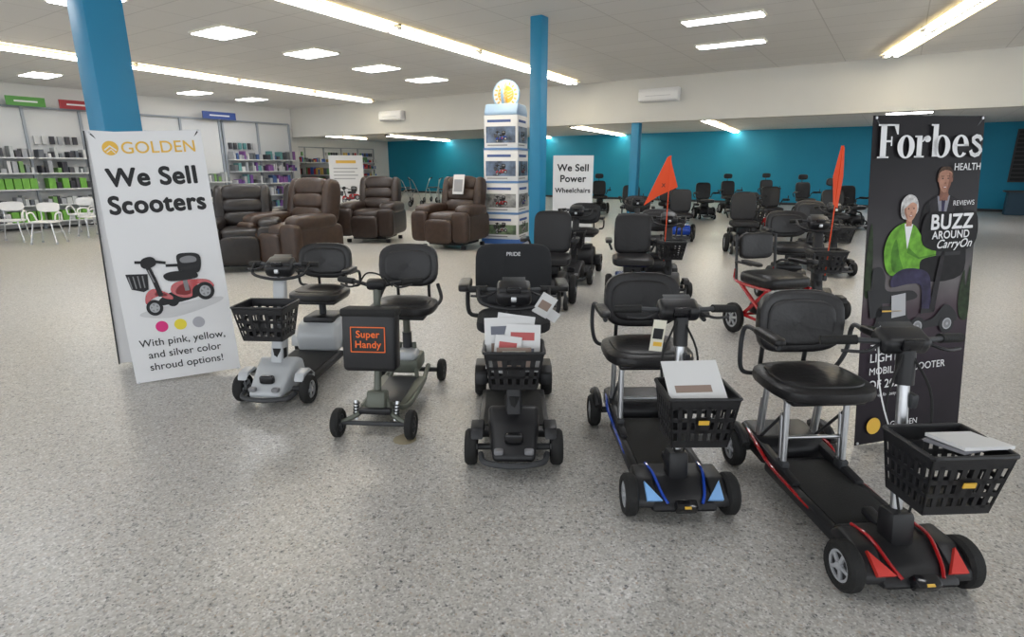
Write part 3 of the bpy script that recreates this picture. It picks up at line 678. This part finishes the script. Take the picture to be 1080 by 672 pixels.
b.add('print',GOLD,text('GOLDEN',.118,.07,Zb(.088),1,bold=.008),False)
b.add('print',INK,text('We Sell',.178,.0,Zb(.210),1,bold=.045,sx=.96),False); b.add('print',INK,text('Scooters',.178,0,Zb(.315),1,bold=.045,sx=.92),False)
draw_scooter(b,'print',.0,Zb(.725),.60,RED,2)
for k,c in((-1,(.7,.02,.2)),(0,(.85,.7,.05)),(1,(.42,.42,.46))): b.add('print',gm(c),flat(ell(k*.125,Zb(.775),.042,.042),1),False)
for t,v in(('With pink, yellow,',.85),('and silver color',.90),('shroud options!',.95)): b.add('print',INK,text(t,.078,0,Zb(v),1,bold=.008),False)
b.place('standing_banner',M=frameM((-2.51,4.17,.012),(-2.67,4.35,1.85),(.93,.37,0)))
b2=Obj(); b2.add('panel',PRW,box((.72,.002,1.83),(0,0.002,.92)),False)
for sx in(-1,1): b2.add('stand',DGR,tube([(sx*.355,-.01,0),(sx*.355,-.01,1.83)],.006,6,sub=1),False)
b2.place('standing_banner',M=frameM((-2.90,4.56,.01),(-2.74,4.42,1.83),(.93,.37,0)))
# dark magazine banner
def poster_mat():
    m=bpy.data.materials.new('magazine_poster'); m.use_nodes=True; nt=m.node_tree; L=nt.links; bs=nt.nodes['Principled BSDF']
    tc=nt.nodes.new('ShaderNodeTexCoord'); s=nt.nodes.new('ShaderNodeSeparateXYZ'); L.new(tc.outputs['Object'],s.inputs[0])
    mr=nt.nodes.new('ShaderNodeMapRange'); mr.inputs[2].default_value=1.87; L.new(s.outputs['Z'],mr.inputs[0])
    r=nt.nodes.new('ShaderNodeValToRGB'); e=r.color_ramp.elements
    e[0].position=0; e[0].color=(.010,.007,.011,1); e[1].position=.28; e[1].color=(.028,.016,.028,1)
    for p,c in((.42,(.085,.055,.07,1)),(.50,(.20,.18,.185,1)),(.60,(.06,.055,.058,1)),(.76,(.022,.018,.022,1)),(.86,(.008,.006,.009,1)),(1,(.006,.004,.007,1))): q=e.new(p); q.color=c
    L.new(mr.outputs[0],r.inputs[0])
    n=nt.nodes.new('ShaderNodeTexNoise'); n.inputs['Scale'].default_value=5; L.new(tc.outputs['Object'],n.inputs['Vector'])
    mx=nt.nodes.new('ShaderNodeMixRGB'); mx.blend_type='MULTIPLY'; mx.inputs[0].default_value=.6; L.new(r.outputs[0],mx.inputs[1]); L.new(n.outputs['Fac'],mx.inputs[2])
    L.new(mx.outputs[0],bs.inputs['Base Color']); bs.inputs['Roughness'].default_value=.5; bs.inputs['Specular IOR Level'].default_value=.25
    return m
f=Obj(); w,h=.78,1.87
f.add('panel',poster_mat(),box((w,.002,h),(0,.002,h/2)),False); banner_hw(f,w,h)
def pm(n,c,v=.25,s=22): return mat('poster_'+n,c,.6,var=v,bscale=s,spec=.25)
SK=pm('skin_light',(.52,.29,.205)); SKD=pm('skin_light_shade',(.36,.18,.125)); SK2=pm('skin_tan',(.38,.195,.135)); SK2D=pm('skin_tan_shade',(.24,.11,.075)); HR=pm('hair_silver',(.55,.54,.53),.3,60); HRD=pm('hair_silver_shade',(.33,.32,.31),.3,60); HR2=pm('hair_brown',(.07,.04,.025),.4,60); GRN=pm('jacket_green',(.14,.36,.035),.4,18); GRD=pm('jacket_green_shade',(.07,.21,.02),.4,18); SUIT=pm('suit_black',(.009,.008,.009),.3); SUL=pm('suit_lapel',(.02,.018,.021),.3); PUR=pm('trousers_navy',(.035,.03,.07),.4,16); TAUPE=pm('shirt_grey',(.26,.26,.30)); LIP=pm('lips',(.35,.11,.09)); PLANT=pm('plant',(.02,.035,.014),.6,25)
def A(part,m,pts,lay): f.add(part,m,flat(pts,lay),False)
def mast(x,z,sx,sz):
    def T(p): return [(x+a*sx,z+c*sz) for a,c in p]
    Y=-.0008*16
    def ring(cx,cy,ro,rio,ri,rii,a0=0,a1=360):
        n=30;V=[];F=[]
        for i in range(n+1):
            t=D(a0+(a1-a0)*i/n)
            V.append(Vector((x+(cx+ro*math.cos(t))*sx,Y,z+(cy+rio*math.sin(t))*sz))); V.append(Vector((x+(cx+ri*math.cos(t))*sx,Y,z+(cy+rii*math.sin(t))*sz)))
        for i in range(n): F.append((2*i,2*i+1,2*i+3,2*i+2))
        f.add('print',PRW,(V,F),False)
    def R(x0,y0,x1,y1): f.add('print',PRW,flat(T(rect(x0,y0,x1,y1)),16),False)
    R(.08,0,.26,1);R(0,0,.35,.05);R(0,.95,.62,1);f.add('print',PRW,flat(T([(.62,1),(.62,.70),(.58,.70),(.48,.96),(.5,1)]),16),False);R(.24,.47,.42,.53);R(.40,.36,.44,.64)
    ring(.88,.33,.27,.35,.10,.30)
    R(1.22,0,1.38,.66);R(1.15,0,1.46,.05);R(1.15,.61,1.3,.66);f.add('print',PRW,flat(T(ell(1.55,.56,.10,.10)),16),False);f.add('print',PRW,flat(T([(1.37,.46),(1.44,.62),(1.54,.66),(1.54,.58),(1.42,.48)]),16),False)
    R(1.72,.02,1.88,1);R(1.65,.95,1.8,1); ring(2.02,.33,.28,.35,.12,.30)
    ring(2.64,.33,.27,.35,.11,.29,0,320);R(2.45,.33,2.89,.39)
    P=[(3.32,.52),(3.26,.61),(3.15,.63),(3.05,.57),(3.06,.47),(3.16,.39),(3.27,.31),(3.33,.19),(3.26,.08),(3.14,.04),(3.03,.09),(2.99,.18)]
    f.add('print',PRW,stroke(T(P),.022,16),False)
mast(-.365,1.645,.218,.178)
f.add('print',PRW,text('HEALTH',.055,.275,1.572,16,bold=.012,sx=.95),False)
# man (drawn in his own coordinates, then moved)
NP=Obj(); old=f; f=NP
A('print',SUIT,blob([(-.01,.95),(-.035,1.2),(-.01,1.38),(.06,1.44),(.14,1.46),(.22,1.44),(.30,1.38),(.34,1.2),(.33,.95)]),2); A('print',SUL,[(.03,1.42),(.10,1.45),(.14,1.18),(.06,1.3)],3); A('print',SUL,[(.25,1.42),(.18,1.45),(.14,1.18),(.22,1.3)],3)
A('print',TAUPE,[(.09,1.45),(.14,1.2),(.19,1.45)],4); A('print',PUR,[(.125,1.43),(.14,1.22),(.155,1.43)],5)
A('print',SK2D,rect(.108,1.42,.172,1.50),4.5); A('print',SK2D,blob([(.108,1.44),(.14,1.42),(.172,1.44),(.172,1.46),(.108,1.46)]),5.5)
A('print',HR2,blob([(.083,1.545),(.085,1.59),(.112,1.620),(.165,1.622),(.195,1.595),(.199,1.545),(.14,1.52)]),5); A('print',SK2,blob([(.09,1.55),(.095,1.588),(.14,1.603),(.187,1.588),(.19,1.55),(.178,1.50),(.14,1.468),(.102,1.50)]),6); A('print',SK2D,blob([(.165,1.585),(.187,1.58),(.19,1.55),(.178,1.50),(.155,1.478),(.168,1.53)]),6.5)
for sx in(-1,1):
    A('print',INK,ell(.14+sx*.021,1.553,.007,.0035),7); A('print',HR2,rect(.14+sx*.022-.012,1.564,.14+sx*.022+.012,1.568),7); A('print',SK2D,ell(.14+sx*.053,1.545,.007,.014),5.5)
A('print',LIP,ell(.14,1.500,.017,.0045),7); A('print',PRW,ell(.14,1.501,.011,.002),7.5); A('print',SK2D,ell(.142,1.525,.008,.006),7)
f=old
for m,(V,F),s in NP.parts['print']: f.add('print',m,([Vector(((v.x-.14)*.93+.13,v.y,(v.z-1.2)*.93+1.2)) for v in V],F),False)
# woman on a scooter
A('print',GRN,blob([(-.22,1.0),(-.27,1.13),(-.23,1.24),(-.14,1.29),(-.07,1.275),(-.02,1.22),(.03,1.15),(.12,1.135),(.135,1.10),(.0,1.075),(-.03,1.0)]),8); A('print',GRD,blob([(-.2,1.02),(-.22,1.12),(-.19,1.2),(-.16,1.1),(-.13,1.02)]),8.5); A('print',GRD,[(-.11,1.12),(-.02,1.08),(.12,1.10),(.12,1.105),(-.02,1.09),(-.10,1.15)],8.5); A('print',PRW,[(-.14,1.285),(-.11,1.14),(-.08,1.28)],9)
A('print',SK,blob([(.115,1.13),(.15,1.13),(.165,1.11),(.145,1.095),(.12,1.10)]),9); A('print',SKD,rect(-.13,1.27,-.09,1.33),9.5)
A('print',HR,blob([(-.172,1.35),(-.168,1.41),(-.125,1.445),(-.075,1.432),(-.052,1.39),(-.058,1.345),(-.11,1.31),(-.155,1.315)]),10); A('print',HRD,blob([(-.170,1.34),(-.163,1.385),(-.15,1.35),(-.15,1.325)]),10.5); A('print',SK,blob([(-.15,1.36),(-.14,1.405),(-.105,1.415),(-.07,1.40),(-.062,1.36),(-.075,1.32),(-.105,1.295),(-.135,1.32)]),11); A('print',SKD,blob([(-.15,1.36),(-.142,1.39),(-.135,1.35),(-.12,1.31),(-.135,1.32)]),11.5); A('print',HR,blob([(-.152,1.37),(-.14,1.425),(-.08,1.425),(-.062,1.39),(-.1,1.402)]),12)
for sx in(-1,1): A('print',INK,ell(-.103+sx*.018,1.368,.006,.0035),12.5)
A('print',LIP,ell(-.103,1.327,.014,.0045),12.5); A('print',PRW,ell(-.103,1.328,.009,.002),13); A('print',SKD,ell(-.101,1.345,.006,.006),12.5)
A('print',PUR,blob([(-.2,.99),(-.12,1.03),(0,1.02),(.065,.98),(.085,.88),(.085,.78),(.03,.78),(.01,.92),(-.08,.94),(-.2,.93)]),9); A('print',INK,[(.02,.76),(.02,.79),(.12,.78),(.12,.76)],10)
A('print',INK,blob([(-.34,1.02),(-.29,1.05),(-.25,1.0),(-.23,.91),(-.05,.9),(-.03,.85),(-.3,.85)]),7); A('print',SUL,[(.08,.78),(.14,1.12),(.17,1.12),(.12,.76)],10); A('print',INK,rect(.1,1.09,.28,1.12),10); A('print',INK,[(-.37,.92),(-.26,.92),(-.26,.76),(-.34,.76)],10)
A('print',INK,blob([(-.3,.74),(-.28,.82),(-.1,.8),(-.06,.73),(.1,.72),(.2,.80),(.28,.75),(.27,.69),(0,.67),(-.3,.68)]),10); A('print',GOLD,[(-.26,.80),(-.12,.79),(-.12,.785),(-.26,.79)],11); A('print',gm((.45,.45,.47)),[(-.2,.88),(-.1,.89),(-.09,.76),(-.19,.75)],11)
for cx in(-.25,.0,.22): A('print',INK,ell(cx,.685,.055,.055),12); A('print',LGR,ell(cx,.685,.034,.034),13); A('print',PGR,ell(cx,.685,.026,.026),14); A('print',LGR,ell(cx,.685,.009,.009),15)
A('print',PLANT,blob([(.30,.85),(.33,1.0),(.35,.9),(.375,1.02),(.385,.72),(.32,.72)]),3); A('print',PLANT,blob([(-.385,1.1),(-.36,1.3),(-.34,1.1),(-.35,.9),(-.385,.9)]),3)
# logo and texts
A('print',SUIT,blob([(.00,1.16),(.01,1.33),(.2,1.34),(.375,1.33),(.378,1.15),(.2,1.11)]),11)
f.add('print',PRW,text('BUZZ',.118,.195,1.245,15,bold=.035),False); f.add('print',PRW,text('AROUND',.062,.195,1.19,15,bold=.025),False); f.add('print',PRW,text('CarryOn',.07,.22,1.135,15,bold=.015,shear=.4),False)
f.add('print',PRW,text('REVIEWS',.040,.27,1.375,15),False)
for t,z,s in(('THE JAMES IS THE',.60,.05),('LIGHTEST',.53,.072),('MOBILITY SCOOTER',.455,.06),('OF 2023',.37,.072)): f.add('print',PRW,text(t,s,-.33,z-.03,15,align='LEFT',bold=.012),False)
f.add('print',PRW,text('Folds up for easy storage.',.03,-.33,.29,15,align='LEFT'),False); A('print',GOLD,ell(-.27,.11,.05,.05),12); f.add('print',PRW,text('GOLDEN',.05,-.05,.09,15),False)
f.place('magazine_banner',M=frameM((2.40,3.15,.01),(2.32,3.33,1.86),(.97,.25,0)))
# small sign
s=Obj(); s.add('panel',PRW,box((.68,.01,1.45),(0,0,1.05)),False); s.add('stand',DGR,box((.6,.3,.03),(0,0,.015)),False); s.add('stand',DGR,cyl((0,.03,.02),(0,.03,1.7),.015))
for t,z in(('We Sell',1.52),('Power',1.34),('Wheelchairs',1.16)): s.add('print',INK,text(t,.16 if t!='Wheelchairs' else .112,0,z,8,bold=.035),False)
s.place('sign_stand',(1.04,10.0,0),-4)
s=Obj(); s.add('panel',PRW,box((1.2,.01,1.95),(0,0,1.0)),False); s.add('stand',SIL,box((1.25,.3,.06),(0,0,.03)),False); s.add('stand',SIL,cyl((0,.03,.02),(0,.03,1.97),.015))
s.add('print',GOLD,flat(rect(-.35,1.7,.35,1.8),8),False)
for k in range(4): s.add('print',LGR,flat(rect(-.45,1.5-.12*k,.4-.1*(k%2),1.54-.12*k),8),False)
draw_scooter(s,'print',.05,.3,.8,RED,8)
s.place('roll_up_banner',(-6.0,21.3,0),8)
# display tower
t=Obj()
def tier(z0,z1,w,pic):
    t.add('tower_body',PRW,box((w,w,z1-z0),(0,0,(z0+z1)/2),bev=.01),False)
    for a in(0,90,180,270):
        M=Matrix.Rotation(D(a),4,'Z')@Matrix.Translation((0,-w/2-.001,0))
        t.add('pictures',pic,flat(rect(-w*.44,z0+.10,w*.44,z1-.22),1),False,M)
        t.add('pictures',gm((.05,.1,.3)),flat(rect(-w*.4,z1-.14,w*.3,z1-.09),1),False,M); t.add('pictures',PGR,flat(rect(-w*.4,z0+.045,w*.2,z0+.065),1),False,M)
        tt=Obj(); draw_scooter(tt,'x',0,z0+.11,w*.42,random.choice([BLU,RED,LGR]),2,shadow=False)
        for m,vf,sm in tt.parts['x']: t.add('pictures',m,vf,False,M)
PB1=mat('picture_field',(.13,.19,.11),.4,var=.9,bscale=6); PB2=mat('picture_sky',(.10,.14,.22),.4,var=.9,bscale=5); PB3=mat('picture_room',(.22,.22,.22),.4,var=.9,bscale=7)
t.add('tower_body',gm((.05,.15,.45)),box((.84,.84,.1),(0,0,.05)),False)
tier(.1,.62,.78,PB1); t.add('tower_body',gm((.12,.25,.5)),box((.80,.80,.04),(0,0,.64)),False); tier(.66,1.26,.76,PB3); t.add('tower_body',gm((.12,.25,.5)),box((.78,.78,.04),(0,0,1.28)),False); tier(1.3,1.92,.74,PB2); t.add('tower_body',gm((.12,.25,.5)),box((.76,.76,.04),(0,0,1.94)),False); tier(1.96,2.6,.72,PB2)
t.add('tower_body',gm((.35,.5,.7)),prism([(-.37,2.60),(-.37,2.66),(-.28,2.82),(.28,2.82),(.37,2.66),(.37,2.60)],.7,.02),False)
SKY=gm((.30,.50,.72))
for a in(0,90):
    M=Matrix.Rotation(D(a),4,'Z')
    t.add('emblem',SKY,cyl((0,-.02,3.02),(0,.02,3.02),.29,n=40),False,M); t.add('emblem',PRW,cyl((0,-.025,3.02),(0,.025,3.02),.265,n=40),False,M); t.add('emblem',GOLD,cyl((0,-.03,3.02),(0,.03,3.02),.17,n=40),False,M)
    for sg in(0,180):
        MM=M@Matrix.Rotation(D(sg),4,'Z')
        for k in range(3): t.add('emblem',PRW,stroke([(-.14,2.95+.06*k),(-.05,3.0+.05*k),(.06,2.95+.06*k),(.14,3.0+.05*k)],.013,39),False,MM)
        for k in range(16):
            aa=2*math.pi*k/16; t.add('emblem',GOLD,stroke([(.195*math.cos(aa),3.02+.195*math.sin(aa)),(.24*math.cos(aa),3.02+.24*math.sin(aa))],.03,36),False,MM)
t.place('display_tower',(-.12,12.5,0),-18)
# ------------------------------------------------------------------ front row of scooters
A1=travel_scooter(SHR,BLK,False,True,True,accent=SHR,bs=1.12)
A1.place('mobility_scooter',(-1.62,4.22,0),-4)
folding_scooter().place('mobility_scooter',(-.80,3.67,0),-4)
C1=travel_scooter(BLK,BLK,True,fab=FAB,seatz=.58)
PCOL=[gm((.50,.10,.10)),gm((.3,.22,.18)),gm((.15,.16,.2)),gm((.7,.68,.6))]
sheet(C1,PAP,.2,.27,(-.05,-.50,.56),(-10,0,8),band=PCOL[2],band2=PCOL[1]); sheet(C1,PAP,.19,.25,(.04,-.53,.55),(-14,0,-6),band=PCOL[0],band2=PCOL[2]); sheet(C1,PAP,.14,.2,(-.05,-.56,.55),(-20,6,-4),band=PCOL[0],band2=PCOL[1]); sheet(C1,PAP,.2,.26,(-.02,-.46,.58),(-4,8,0)); sheet(C1,PCOL[1],.18,.11,(0,-.595,.59),(-20,0,0),band=PCOL[3],band2=INK)
C1.add('price_tag',PAP,box((.09,.005,.13),(.17,-.32,.86),(10,30,0)),False); C1.add('price_tag',PCOL[1],box((.06,.006,.05),(.17,-.322,.86),(10,30,0)),False); C1.add('price_tag',PAP,box((.08,.004,.06),(.21,-.30,.80),(0,35,0)),False)
C1.place('mobility_scooter',(.01,3.36,0),0)
D1=deck_scooter(BLU,CYB)
D1.add('brochures',PAP,box((.25,.20,.005),(.0,-.57,.70),(38,0,3)),False); D1.add('brochures',PCOL[3],box((.2,.13,.006),(.0,-.56,.706),(38,0,3)),False); D1.add('brochures',PCOL[1],box((.16,.035,.007),(-.01,-.605,.673),(38,0,3)),False)
D1.add('price_tag',gm((.75,.72,.6)),box((.06,.004,.15),(-.11,-.36,.84),(0,6,0)),False); D1.add('price_tag',INK,box((.045,.006,.05),(-.11,-.361,.85),(0,6,0)),False); D1.add('price_tag',GOLD,box((.04,.006,.02),(-.11,-.361,.80),(0,6,0)),False)
D1.place('mobility_scooter',(.78,2.89,0),1)
E1=deck_scooter(RED,gm((.62,.04,.03)))
E1.add('brochures',PAP,box((.21,.15,.012),(.08,-.58,.665),(-6,4,8)),False); E1.add('brochures',gm((.3,.3,.33)),box((.2,.14,.012),(.07,-.57,.652),(-6,2,16)),False)
E1.add('cable',PAP,tube([(-.1,-.3,.93),(-.13,-.38,.8),(-.1,-.42,.66),(-.06,-.43,.6)],.003,6))
E1.place('mobility_scooter',(1.50,2.4,0),3)
o=Obj(); o.add('p',gm((.35,.3,.2)),lathex([(0,.0001),(0.003,.065),(0,.07)],24,closed=False),M=Matrix.Rotation(D(-90),4,'Y')); o.place('floor_outlet_cover',(-.65,3.14,.001),single=True)
# ------------------------------------------------------------------ middle row
MB=travel_scooter(BLK,BLK,False,True,True); MBl=travel_scooter(BLU,BLK,False,True,True)
PC=[power_chair(BLK),power_chair(BLU),power_chair(RED),power_chair(DGR,True),power_chair(BLK,True)]
PC[0].place('power_wheelchair',(.45,6.7,0),-10,1.03); MB.place('mobility_scooter',(.98,8.4,0),-15,1.08)
PC[1].place('power_wheelchair',(1.44,6.75,0),-8,1.0); MB.place('mobility_scooter',(2.0,7.5,0),-5,1.05)
red_chair().place('power_wheelchair',(2.50,5.35,0),14)
MB.place('mobility_scooter',(3.35,6.5,0),-5,1.1)
def flag(x,y,z0,z1,kind):
    o=Obj(); o.add('pole',ORG,cyl((0,0,z0),(0,0,z1),.006,n=8)); o.add('pole',DGR,box((.04,.04,.06),(0,0,z0),bev=.01))
    if kind: P=[(-.005,0,z1),(-.04,0,z1-.02),(-.28,.03,z1-.58),(-.12,.02,z1-.47),(.1,-.02,z1-.36),(.02,0,z1-.1)]
    else: P=[(-.02,0,z1),(.015,0,z1-.02),(.06,.03,z1-.3),(.03,.0,z1-.62),(-.03,-.02,z1-.58),(-.06,.0,z1-.3)]
    n=len(P); o.add('flag',ORG,([Vector(p) for p in P]+[Vector(p)+Vector((0,.004,0)) for p in P],[tuple(range(n)),tuple(range(2*n-1,n-1,-1))]+[(i,(i+1)%n,n+(i+1)%n,n+i) for i in range(n)]),False)
    if kind: o.add('flag',INK,text('X',.06,-.07,z1-.36,26,bold=.02),False)
    o.place('safety_flag',(x,y,0))
flag(1.86,6.92,.45,1.72,1); flag(3.32,5.95,.45,1.80,0)
# far groups
for x,y,k,r in((3.1,20.5,4,0),(3.2,15.6,0,-10),(4.5,16.8,2,-15),(3.75,12.8,1,-10),(6.05,18.2,0,0),(4.4,10.9,0,-12),(7.6,20.3,4,0),(9.6,21.8,3,0),(6.55,14.6,2,-10),(7.05,12.6,4,-10),(9.0,15.3,0,10),(9.4,18.6,4,0)):
    PC[k].place('power_wheelchair',(x,y,0),r,1.05)
for x,y,r in((5.1,12.4,-10),(2.3,10.6,-12),(4.9,9.0,-5)): MB.place('mobility_scooter',(x,y,0),r,1.08)
# recliners
rc1=recliner(LTH3); rc2=recliner(LTH2); rc3=recliner(LTH)
rc1.place('recliner_chair',(-4.35,9.25,0),18,1.16); rc2.place('recliner_chair',(-3.55,9.35,0),-26,1.25); rc1.place('recliner_chair',(-4.3,11.4,0),-10,1.12)
rc3.place('recliner_chair',(-3.05,12.75,0),-8,1.22); 
rc4=recliner(LTH2); rc4.add('sign',PAP,box((.2,.01,.32),(.02,.17,1.00),(-12,0,0)),False); rc4.add('sign',gm((.3,.3,.32)),box((.16,.01,.2),(.02,.163,.98),(-12,0,0)),False)
rc4.place('recliner_chair',(-1.2,11.75,0),-24,1.24)
sc=shower_chair()
for x,y,r in((-10.9,12.5,20),(-9.9,13.5,-30),(-9.1,13.2,60),(-10.6,14.2,0),(-8.6,14.4,30),(-9.9,12.2,10),(-9.3,14.6,10)): sc.place('shower_chair',(x,y,0),r,1.0)
ro=rollator()
for x,y,r in((-4.9,26.5,20),(-3.6,26.8,-20),(-2.8,24.5,0),(-4.2,24,50)): ro.place('rollator',(x,y,0),r,1.15)
c=Obj(); c.add('top',DGR,box((2.6,.6,.05),(0,0,.78),bev=.01)); c.add('body',gm((.02,.06,.1)),box((2.4,.5,.74),(0,0,.38)),False); c.add('items',BLK,box((.5,.04,.35),(-.3,0,1.02))); c.add('items',BLK,box((.2,.2,.03),(-.3,0,.82)))
x,y=W(4.3,25.6); c.place('service_counter',(x,y,0),-PH)
# ------------------------------------------------------------------ world, camera
wd=bpy.data.worlds.new('World'); bpy.context.scene.world=wd; wd.use_nodes=True
bg=wd.node_tree.nodes['Background']; bg.inputs[0].default_value=(.90,.95,1,1); bg.inputs[1].default_value=2.4
cam=bpy.data.cameras.new('camera'); co=bpy.data.objects.new('camera',cam); bpy.context.collection.objects.link(co)
co.location=(0,0,1.6); co.rotation_euler=(D(75),0,0); cam.sensor_width=36; cam.lens=20; cam.clip_end=200
bpy.context.scene.camera=co
bpy.context.scene.view_settings.view_transform='Standard'
